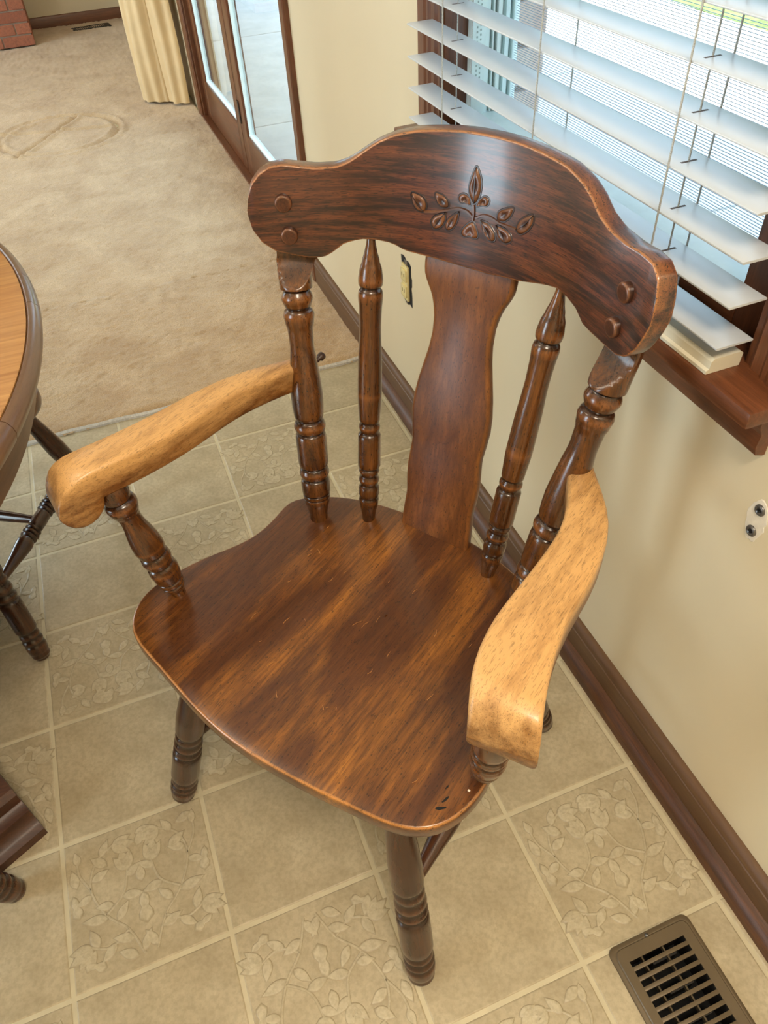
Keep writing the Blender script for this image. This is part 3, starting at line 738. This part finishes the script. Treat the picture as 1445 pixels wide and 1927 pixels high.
    for i, pts in enumerate(ST):
        P_ = np.array(pts); d = np.r_[0, np.cumsum(np.hypot(*np.diff(P_, axis=0).T))]; s = np.linspace(0, d[-1], 16)
        q = np.stack([np.interp(s, d, P_[:, j]) for j in (0, 1)], 1); q[1:-1] = (q[:-2]+2*q[1:-1]+q[2:])/4
        wd = .0017 if i < 3 else .0006; hh = .0022 if i < 3 else .0030; rings = []
        for k in range(16):
            t = q[min(k+1, 15)]-q[max(0, k-1)]; L = math.hypot(*t); nx, nz = -t[1]/L*wd, t[0]/L*wd
            x, z = q[k]; rings.append([onc(x+nx, z+nz, -.0003), onc(x+nx*.6, z+nz*.6, hh), onc(x-nx*.6, z-nz*.6, hh), onc(x-nx, z-nz, -.0003)])
        (lm if i < 3 else gm).sweep(rings, [[.2]*4]*16 if i < 3 else None)
    r = lm.build('carved_leaf_spray', M['relief'], o, 'x', angle=60); r['label'] = 'carved spray of leaves and a bud'
    gm.build('carved_outline', M['groove'], o, 'x')
    # pegs
    for sx in (-1, 1):
        for (x, y, z) in ((.2298, .1915, .9229), (.2243, .185, .8819)):
            x *= sx; y = cfront(x, z); nn = cnorm(x); c = Vector((x, y, z))
            lathe('round_peg', c+nn*.004, c-nn*.0065, [(0, .0114, -.6), (.40, .0114, -.6), (.55, .0113, -.2), (.78, .0111, .1), (.88, .0106, .35), (.95, .0098, .35), (.985, .0088, .2), (1.0, .0078, 0), (1.0, .0070, 0), (1.0, .0035, 0), (1.0, .0003, 0)], M['relief'], o, 30)
    return o
POST = [(-.06, .0146), (0, .0146), (.02, .0150), (.055, .0175), (.09, .0207), (.099, .0214), (.102, .0204), (.105, .0215), (.119, .0218), (.122, .0206), (.126, .0222), (.15, .0229), (.175, .0230), (.188, .0223), (.197, .0199), (.203, .0216), (.222, .0238), (.242, .0223), (.250, .0204), (.258, .0227), (.275, .0235), (.385, .0238), (.400, .0230), (.409, .0206), (.416, .0225), (.436, .0245), (.455, .0227), (.464, .0201), (.485, .0226), (.53, .0239), (.575, .0241), (.702, .0202), (.775, .0175), (.833, .0184), (.868, .0209), (.889, .0223), (.906, .0207), (.916, .0166), (.927, .0193), (.954, .0226), (.978, .0192), (.985, .0176), (.991, .0229), (1.005, .0231), (1.02, .0232), (1.035, .0233), (1.05, .0234), (1.065, .0235), (1.08, .0236), (1.096, .0237), (1.112, .0236), (1.13, .0235), (1.16, .0231), (1.20, .0225), (1.28, .020), (1.315, .015), (1.325, .005)]
SPIN = [(-.05, .0103), (0, .0103), (.035, .0124), (.075, .0155), (.087, .0161), (.095, .0153), (.115, .0166), (.135, .0165), (.15, .0142), (.17, .0164), (.189, .0141), (.208, .0163), (.217, .0149), (.227, .0177), (.349, .0175), (.359, .015), (.381, .0165), (.398, .0143), (.407, .0159), (.502, .018), (.613, .0173), (.736, .0153), (.796, .0161), (.836, .0174), (.848, .0166), (.859, .0138), (.868, .0166), (.882, .0172), (.91, .0156), (.937, .0121), (.965, .0088), (.999, .0061), (1.05, .0058)]
APOST = [(-.05, .0108), (.0, .0108), (.035, .0118), (.07, .0150), (.09, .0176), (.10, .0168), (.112, .0184), (.135, .0190), (.146, .0180), (.158, .0194), (.195, .0212), (.245, .0223), (.278, .0212), (.298, .0190), (.318, .0208), (.355, .0223), (.385, .0212), (.402, .0194), (.425, .0212), (.47, .0225), (.52, .0218), (.59, .0194), (.66, .0164), (.715, .0154), (.755, .0164), (.79, .0192), (.815, .0216), (.838, .0224), (.86, .0212), (.878, .0178), (.895, .0192), (.93, .0208), (.965, .0203), (1.0, .0182), (1.03, .0165)]
LEG = [(0, .0155), (.012, .0172), (.023, .0208), (.04, .0205), (.058, .0226), (.084, .0235), (.102, .0217), (.119, .0238), (.139, .0211), (.153, .0226), (.178, .021), (.195, .0242), (.364, .0242), (.379, .0211), (.402, .0239), (.422, .0209), (.448, .0238), (.478, .0213), (.5, .0227), (.522, .0209), (.544, .0231), (.64, .0236), (.74, .021), (.84, .0175), (.93, .0155), (1.0, .015)]
STR = [(0, .0075), (.04, .0085), (.16, .0125), (.27, .0175), (.31, .0185), (.335, .0165), (.345, .0135), (.360, .019), (.375, .0135), (.390, .0195), (.405, .0135), (.420, .0185), (.432, .014), (.45, .0168), (.50, .0172), (.55, .0168), (.568, .014), (.58, .0185), (.595, .0135), (.61, .0195), (.625, .0135), (.64, .019), (.655, .0135), (.665, .0165), (.69, .0185), (.73, .0175), (.84, .0125), (.96, .0085), (1, .0075)]
XSTR = [(0, .0085), (.2, .0125), (.5, .0165), (.8, .0125), (1, .0085)]
def make_post(sx, parent):
    p0, p1 = Vector((sx*.1837, .1199, ZS)), Vector((sx*.2287, .1903, .8085))
    rings, W, G = lathe_data(p0, p1, refine(POST), 32)
    out = []
    for r, wr in zip(rings, W):
        rr = []
        for k, v in enumerate(r):
            # facet that carries the crest: scooped at its lower end
            t = (v.z-.8125)/.040
            if t > 0:
                lim = cfront(v.x, v.z)+.0222*math.sqrt(1+(2*CK*v.x)**2)-.036*max(0, 1-t)**1.8
                if v.y < lim: v = Vector((v.x, lim, v.z)); wr[k] = -.12
            rr.append(tuple(v))
        out.append(rr)
    m = MB(); m.sweep(out, W); G = [(v[2], v[0], v[1]) for v in m.V]
    o = mesh('back_post', m.V, m.F, M['turned'], parent, G, m.W, angle=50)
    return o
HW = [(.42, .062), (.44, .0615), (.47, .060), (.497, .058), (.52, .0605), (.545, .0615), (.57, .0595), (.59, .058), (.612, .061), (.637, .0635), (.66, .0625), (.684, .059), (.71, .0535), (.735, .048), (.757, .045), (.78, .0452), (.795, .048), (.808, .052), (.820, .0585), (.832, .0645), (.845, .0663), (.856, .066), (.875, .064)]
def make_splat(parent):
    m = MB(); rings, W = [], []
    for z in np.linspace(.425, .872, 60):
        hw = np.interp(z, [a for a, b in HW], [b for a, b in HW]); y = .1798+.2036*(z-ZS); bow = .0
        r, wv = [], []
        for a, b, e in rrect(hw*2, .017, .0055, 3):
            kb = 1.55*max(0, (z-ZS)/.42); r.append((a, y+b+.0085+.002+kb*(.0040-a*a), z-.2*b)); wv.append(.22 if (e == 1 and b < 0) else 0)
        rings.append(r); W.append(wv)
    m.sweep(rings, W); return m.build('splat', M['splat'], parent, 'z')
AI = [(.219, .147), (.2335, .106), (.244, .063), (.2475, .025), (.2483, -.035), (.255, -.085), (.266, -.135), (.279, -.176), (.290, -.211)]
AO = [(.2435, .160), (.271, .114), (.2875, .066), (.298, .010), (.304, -.045), (.315, -.100), (.327, -.146), (.335, -.173), (.342, -.196)]
AO_R = [(.2435, .164), (.277, .118), (.298, .07), (.307, .006), (.3065, -.047), (.314, -.1), (.3255, -.140), (.335, -.168), (.342, -.184)]
AI_R = [(.2165, .146), (.237, .103), (.248, .06), (.2505, .022), (.2495, -.042), (.2475, -.09), (.2525, -.134), (.263, -.168), (.2755, -.193)]
AZ = [(-.4, .700, .657), (0, .700, .657), (2, .706, .660), (4, .711, .663), (6, .715, .665), (6.82, .7150, .665), (6.90, .7148, .652), (7.03, .714, .644), (7.25, .7125, .6375), (7.5, .710, .634), (7.78, .705, .634), (8.05, .696, .639), (8.25, .686, .647), (8.36, .676, .656), (8.40, .667, .6655)]
def make_arm(sx, parent):
    I, O = (np.array(AI), np.array(AO)) if sx < 0 else (np.array(AI_R), np.array(AO_R)); k = np.arange(9)
    def at(A, t):
        t0 = min(max(t, 0), 8); v = np.array([np.interp(t0, k, A[:, j]) for j in (0, 1)])
        # smooth
        w_ = np.array([sum(np.interp(min(max(t+d, 0), 8), k, A[:, j])*c for d, c in ((-.5, .25), (0, .5), (.5, .25))) for j in (0, 1)])
        if .5 < t < 7.5: v = w_
        if t > 8: v = A[8]+(A[8]-A[7])*(t-8)
        if t < 0: v = A[0]+(A[0]-A[1])*(-t)
        return v
    ts = list(np.arange(-.35, 6.75, .2))+[6.78, 6.82, 6.85, 6.875, 6.90, 6.94, 7.0, 7.08, 7.16]+list(np.arange(7.25, 8.0, .11))+[8.05, 8.15, 8.25, 8.31, 8.36, 8.39, 8.40]
    m = MB(); rings, W, G = [], [], []
    for t in ts:
        i, o_ = at(I, t), at(O, t); c = (i+o_)/2; u = o_-i; wd = np.hypot(*u)+.003; u = u/np.hypot(*u)
        zt = np.interp(t, [a[0] for a in AZ], [a[1] for a in AZ]); zb = np.interp(t, [a[0] for a in AZ], [a[2] for a in AZ]); h = max(zt-zb, .001)
        r, wv = [], []
        for a, b, e in rrect(wd, h, .0055, 4):
            z = (zt+zb)/2+b-.0035*(a/wd*2)**2*(b > 0)
            r.append((sx*(c[0]+u[0]*a), c[1]+u[1]*a, z))
            topw = .95 if b > 0 else (.24 if b > -h*.35 else .10)
            if t < 1.4: topw *= .45+.55*max(t, 0)/1.4
            if t > 7.5: topw *= max(.30, 1-(t-7.5)*.8)
            wv.append(topw*(.94 if e < 1 else 1))
            G.append((c[1]+u[1]*a, sx*(c[0]+u[0]*a), z))
        rings.append(r); W.append(wv)
    m.sweep(rings, W); o = mesh('armrest', m.V, m.F, M['arm'], parent, G, m.W, angle=50)
    lathe('screw_plug', (sx*.2156, .193, .683), (sx*.2156, .215, .686), [(0, .0035), (.5, .0035), (.6, .0062), (.9, .0062), (1, .003)], M['peg'], o, 12)
    return o
def make_chair(t, arms):
    make_seat(t); make_crest(t); make_splat(t)
    for sx in (-1, 1):
        make_post(sx, t)
        lathe('spindle', (sx*.1115, .1614, ZS), (sx*.1358, .2463, .8711), refine(SPIN), M['turned'], t, 28)
        lathe('front_leg', (sx*.2583, -.2622, 0), (sx*.172, -.186, .41), refine(LEG), M['dark_turned'], t, 32)
        lathe('rear_leg', (sx*.222, .222, 0), (sx*.155, .110, .41), refine(LEG), M['dark_turned'], t, 28)
        lathe('side_stretcher', (sx*.214, -.222, .190), (sx*.190, .170, .195), refine(STR), M['dark_turned'], t, 20)
        if arms:
            make_arm(sx, t); lathe('arm_post', (sx*.2652, -.1231, ZS), (sx*.2905, -.149, .668), refine(APOST), M['turned'], t, 30)
    lathe('cross_stretcher', (-.202, -.026, .193), (.202, -.026, .193), XSTR, M['dark_turned'], t, 18)
chair = empty('armchair', (-.409019, .190617, 0), rad(-56.0989), 'dark stained wooden armchair with pale rubbed arms and carved leaf crest rail beside the window', 'chair')
make_chair(chair, True)
def side_chair(loc, rz, scale, label):
    t = empty('dining_chair', loc, rz, label, 'chair', 'chairs pushed in around the dining table'); t.scale = scale
    for ch in chair.children:
        if ch.name.split('.')[0] not in ('armrest', 'arm_post'): copy_part(ch, t)
    return t
side_chair((-1.0648, 1.0072, 0), -.575, (.92, .90, 1), 'dark turned-leg side chair on the far side of the table, by the carpet edge')
side_chair((-1.368, .053, 0), rad(160), (.92, .92, 1), 'dark side chair at the near side of the table, only one round foot showing')

# ================================================================== TABLE
table = empty('dining_table', (-1.114, .645, 0), 0, 'oval dining table with honey laminate top and brown moulded edge at left', 'table')
EA, EB = .385, .580
def ell(off, a): return ((EA+off)*math.cos(a), (EB+off)*math.sin(a))
n = 120; V = []; F = []
for z, off in ((.770, -.016), (.7785, -.016), (.7792, -.0175)): V += [(*ell(off, 2*math.pi*k/n), z) for k in range(n)]
for r in range(2): F += [(r*n+k, r*n+(k+1) % n, (r+1)*n+(k+1) % n, (r+1)*n+k) for k in range(n)]
F += [tuple(range(n)), tuple(2*n+k for k in range(n))]
mesh('tabletop', V, F, M['laminate'], table, 'x')
EP = [(-.0155, .7765), (-.012, .7795), (-.006, .778), (0, .770), (.0012, .762), (-.002, .752), (-.010, .744), (-.016, .7405), (-.016, .735), (-.040, .735), (-.040, .768), (-.0155, .768)]
cuts = [-75, -28, 2.5, 12.5, 60, 115, 170, 235, 285]
for a0, a1 in zip(cuts[:-1], cuts[1:]):
    m = MB(); rr = []; G = []
    for k in range(25):
        a = rad(a0+.07+(a1-a0-.14)*k/24); rr.append([(*ell(o_, a), z) for o_, z in EP]); G += [(a*.6, o_, z+a0) for o_, z in EP]
    m.sweep(rr); mesh('edge_moulding', m.V, m.F, M['table_edge'], table, G, None, angle=45)
m = MB(); m.sweep([[(*ell(-.036, 2*math.pi*k/n), z) for k in range(n)] for z in (.682, .737)], caps=False)
m.sweep([[(*ell(-.056, 2*math.pi*k/n), z) for k in range(n)] for z in (.737, .682)], caps=False)
V2 = [(*ell(o_, 2*math.pi*k/n), .682) for o_ in (-.036, -.056) for k in range(n)]; m.add(V2, [(k, (k+1) % n, n+(k+1) % n, n+k) for k in range(n)])
mesh('apron', m.V, m.F, M['table_edge'], table, [(math.atan2(v[1], v[0])*.6, v[2], 0) for v in m.V], None)
PC = Vector((-.123, -.010, 0))
lathe('pedestal', (PC.x, PC.y, .06), (PC.x, PC.y, .735), refine([(0, .10), (.06, .115), (.1, .10), (.14, .12), (.3, .13), (.42, .10), (.5, .07), (.56, .085), (.6, .07), (.75, .09), (.9, .12), (1, .14)]), M['dark_turned'], table, 32)
FP = [(0, 0), (0, .020), (.010, .024), (.020, .030), (.026, .040), (.027, .052), (.040, .054), (.048, .060), (.050, .080), (.060, .090), (.075, .094), (.095, .098), (.130, .112), (.20, .15), (.28, .20), (.36, .25), (.36, .13), (.25, .07), (.14, .03), (.10, .022), (.06, .0)]
for k in range(4):
    dv = Vector((.451*(1 if k < 2 else -1), .8925*(-1 if k % 2 == 0 else 1), 0)); sv = Vector((-dv.y, dv.x, 0))
    poly_prism('pedestal_foot', FP, PC+dv*(.418 if k % 2 == 0 else .33 if k == 1 else .24), -dv, None, sv, .090, M['pedestal'], table)

# ================================================================== REGISTERS
def register(t, wd, ln, slots, x0, pitch, mats):
    # faceplate: frame with an open grille, walls of the box below
    z1 = .0065; m = MB(); O = []
    r = .012
    for cx, cy, a0 in ((wd/2-r, -r, 0), (-wd/2+r, -r, 90), (-wd/2+r, -ln+r, 180), (wd/2-r, -ln+r, 270)):
        for k in range(5): a = rad(a0+22.5*k); O.append((cx+r*math.cos(a), cy+r*math.sin(a)))
    sx0, sx1, sy0, sy1 = -wd/2+.0225, wd/2-.0245, -.0245, -.0245-slots*pitch
    c = (0, -ln/2); n = len(O)
    def inner(p):      # project an outline point on the slot rectangle
        u, v = p[0]-c[0], p[1]-c[1]; cx, cy = (sx0+sx1)/2, (sy0+sy1)/2
        k = min((sx1-sx0)/2/max(abs(u), 1e-6), (sy0-sy1)/2/max(abs(v), 1e-6)); return (cx+u*k, cy+v*k)
    rings = [[(x, y, -.001) for x, y in O], [(x*.992, c[1]+(y-c[1])*.996, .0035) for x, y in O], [(x*.93, c[1]+(y-c[1])*.965, z1-.001) for x, y in O], [(x*.90, c[1]+(y-c[1])*.95, z1-.0014) for x, y in O], [(x*.88, c[1]+(y-c[1])*.94, z1) for x, y in O], [(*inner(p), z1) for p in O], [(*inner(p), z1-.0035) for p in O]]
    m.sweep(rings, caps=False); m.build('faceplate', mats[0], t, angle=30)
    bme = None
    for k in range(1, slots):
        y = sy0-k*pitch
        if bme is None:
            b = MB().box((sx0-.001, -.0030, -.006), (sx1+.001, .0030, 0), .0008).build('louvre', mats[0], t); bme = b.data
        else: b = link(bpy.data.objects.new('louvre', bme), t)
        b.location = (0, y, z1)
    return sx0, sx1, sy0, sy1
vent = empty('floor_register', (-.1330, -.2450, 0), rad(.2), 'brown metal floor register with louvred grille set in the vinyl by the wall', 'vent')
sx0, sx1, sy0, sy1 = register(vent, .1450, .305, 18, 0, .0141, (M['metal_brown'],))
m = MB(); m.box((sx0, sy1, -.055), (sx1, sy0, -.052)); m.build('duct_floor', M['black'], vent, smooth=False)
m = MB()
for a, b in (((sx0-.002, sy1, -.055), (sx0, sy0, .004)), ((sx1, sy1, -.055), (sx1+.002, sy0, .004)), ((sx0, sy0, -.055), (sx1, sy0+.002, .004)), ((sx0, sy1-.002, -.055), (sx1, sy1, .004))): m.box(a, b)
m.build('duct_wall', M['metal_dark'], vent, smooth=False)
for x in (.012, -.026): MB().box((x, sy1, -.016), (x+.0025, sy0, -.006)).build('damper_rod', M['metal_brown'], vent, smooth=False)
for k in range(6): MB().box((-.012, sy0-.018-k*.042, -.045), (.030, sy0-.012-k*.042, -.012)).build('damper_blade', M['metal_dark'], vent, smooth=False)
lathe('screw', (-.004, -.0065, .004), (-.004, -.0065, .0085), [(0, .0032), (.6, .0032), (.9, .0024), (1, .0005)], M['metal_grey'], vent, 12)
fl = bpy.data.objects.get('floor')
# opening in the sheet under the register
cut = MB().box((-.1845, -.5240, -.2), (-.0835, -.2680, .05)).build('cutter', M['black']); bpy.context.view_layer.update()
def cut_out(o):
    md = o.modifiers.new('opening', 'BOOLEAN'); md.object = cut; md.operation = 'DIFFERENCE'; md.solver = 'EXACT'
    dg = bpy.context.evaluated_depsgraph_get(); me = bpy.data.meshes.new_from_object(o.evaluated_get(dg)); o.modifiers.clear(); o.data = me
cut_out(fl)
for o in list(fl.children):
    if o.name.startswith('tile') and abs(o.location.x+.1235) < .01 and -.75 < o.location.y < -.2:
        o.data = o.data.copy(); cut_out(o)
        for ch in list(o.children):
            if -.60 < o.location.y < -.25: bpy.data.objects.remove(ch)
bpy.data.objects.remove(cut)
far = empty('floor_register', (-.306, 6.485, .008), rad(96), 'dark slotted floor register in the carpet by the far baseboard', 'vent')
register(far, .115, .290, 17, 0, .0141, (M['metal_dark'],))
for ch in far.children: ch.location.y += .145

# ================================================================== CURTAIN
cur = empty('curtain', (-.10, 4.32, .0), 0, 'cream pleated curtain gathered at the far end of the patio door', 'curtain')
path = [(.012, 4.215), (-.020, 4.232), (-.052, 4.235), (-.078, 4.262), (-.082, 4.31), (-.075, 4.34), (-.085, 4.325), (-.100, 4.295), (-.140, 4.315), (-.185, 4.355), (-.214, 4.400), (-.205, 4.45), (-.17, 4.49), (-.12, 4.47), (-.07, 4.46), (-.03, 4.50), (.005, 4.47)]
P_ = np.array(path); d = np.r_[0, np.cumsum(np.hypot(*np.diff(P_, axis=0).T))]; s = np.linspace(0, d[-1], 90)
q = np.stack([np.interp(s, d, P_[:, j]) for j in (0, 1)], 1)
for _ in range(3): q[1:-1] = (q[:-2]+2*q[1:-1]+q[2:])/4
m = MB(); rings = []
nz = 24; tn = np.gradient(q, axis=0); tn /= np.hypot(*tn.T)[:, None]; nr = np.stack([-tn[:, 1], tn[:, 0]], 1)
for iz in range(nz):
    z = .025+2.05*iz/(nz-1); k = 1+.08*math.sin(iz*.5)-.18*iz/(nz-1)
    wob = .006*np.sin(s*40+iz*.45)+.007*np.sin(s*95)
    pp = (q-[-.10, 4.32])*[k, 1]+nr*wob[:, None]
    ins = pp+nr*.003
    rings.append([(x, y, z) for x, y in pp]+[(x, y, z) for x, y in ins[::-1]])
m.sweep(rings); m.build('cloth', M['curtain'], cur, 'z', angle=60)
cord('curtain_rod', [(.02, -.22, 2.09), (-.04, -.22, 2.09), (-.04, .20, 2.09)], .009, M['metal_grey'], cur, 10)

# ================================================================== FIREPLACE
fire = empty('fireplace', (-1.35, 6.40, 0), 0, 'red brick fireplace side with pale mortar at the far left', 'fireplace')
MB().box((-.62, -.262, .020), (.622, .258, 2.40)).build('mortar_core', M['mortar'], fire, smooth=False)
bf = None
for c in range(16):
    z = .020+.0715*c
    for b in range(-1, 6):
        x1 = .63-b*.212-(.106 if c % 2 else 0)
        x0 = x1-.203; x1 = min(x1, .63); x0 = max(x0, -.63)
        if x1-x0 < .04: continue
        m = MB().box((x0, -.270, z), (x1, -.20, z+.0625), .004); o = m.build('brick', M['brick'], fire, smooth=False)
    for b in range(3):
        y0 = -.195+b*.16; m = MB().box((.55, y0, z), (.63, min(y0+.15, .258), z+.0625), .004); m.build('brick', M['brick'], fire, smooth=False)

# ================================================================== WALL DETAILS
out = empty('wall_outlet', (WX, 1.128, .408), 0, 'yellowed duplex outlet without cover plate in a ragged wall hole', 'outlet')
rng = random.Random(4); V = []
for k in range(36):
    a = 2*math.pi*k/36; cx, cy = math.cos(a), math.sin(a); sc_ = 1/max(abs(cx)/.031, abs(cy)/.058)
    j = 1+rng.uniform(-.10, .08); V.append((-.0008, cx*sc_*j, cy*sc_*j))
mesh('hole_edge', V+[(.004, v[1], v[2]) for v in V], [tuple(range(36))]+[(k, (k+1) % 36, 36+(k+1) % 36, 36+k) for k in range(36)], M['black'], out, smooth=False)
MB().box((-.0065, -.018, -.047), (0, .0215, .044), .003).build('receptacle_body', M['receptacle'], out)
for z in (-.022, .020):
    r_ = MB().box((-.0105, -.0145, z-.0155), (-.006, .0165, z+.0155), .004).build('receptacle_face', M['receptacle'], out)
    for y in (-.006, .006): MB().box((-.0109, y-.001, z-.003), (-.0104, y+.001, z+.006)).build('outlet_slot', M['black'], r_, smooth=False)
for z in (-.052, .050): MB().box((-.0025, -.010, z-.006), (-.0006, .008, z+.006), .0006).build('mounting_tab', M['metal_grey'], out)
V = []
for k in range(30):
    a = 2*math.pi*k/30; V.append((0, .016*math.cos(a)*(1+rng.uniform(-.12, .12)), .034*math.sin(a)*(1+rng.uniform(-.08, .08))+.25*.016*math.cos(a)*0))
pt = mesh('plaster_patch', V+[(-.0009, v[1]*.92, v[2]*.95) for v in V], [tuple(30+k for k in range(30))]+[(k, (k+1) % 30, 30+(k+1) % 30, 30+k) for k in range(30)], M['plaster'], None, smooth=False, loc=(WX+.0002, -.0125, .630))
tag(pt, 'small bare plaster spot on the wall between two screws', 'patch')
for z, nm in ((.648, 'upper grey screw on the bare plaster spot of the wall'), (.612, 'lower grey screw on the bare plaster spot of the wall')):
    t = empty('wall_screw', (WX-.0005, -.0125, z), 0, nm, 'screw', 'screws left in the wall')
    lathe('screw_head', (.003, 0, 0), (-.0035, 0, 0), [(0, .0078), (.75, .0078), (.92, .0068), (1, .0055), (.97, .0045), (.8, .0035), (.8, .0003)], M['metal_grey'], t, 20)
    m = MB().box((-.0036, -.0030, -.0007), (-.0028, .0030, .0007)); m.box((-.0036, -.0007, -.003), (-.0028, .0007, .003)); m.build('drive_slot', M['black'], t, smooth=False)
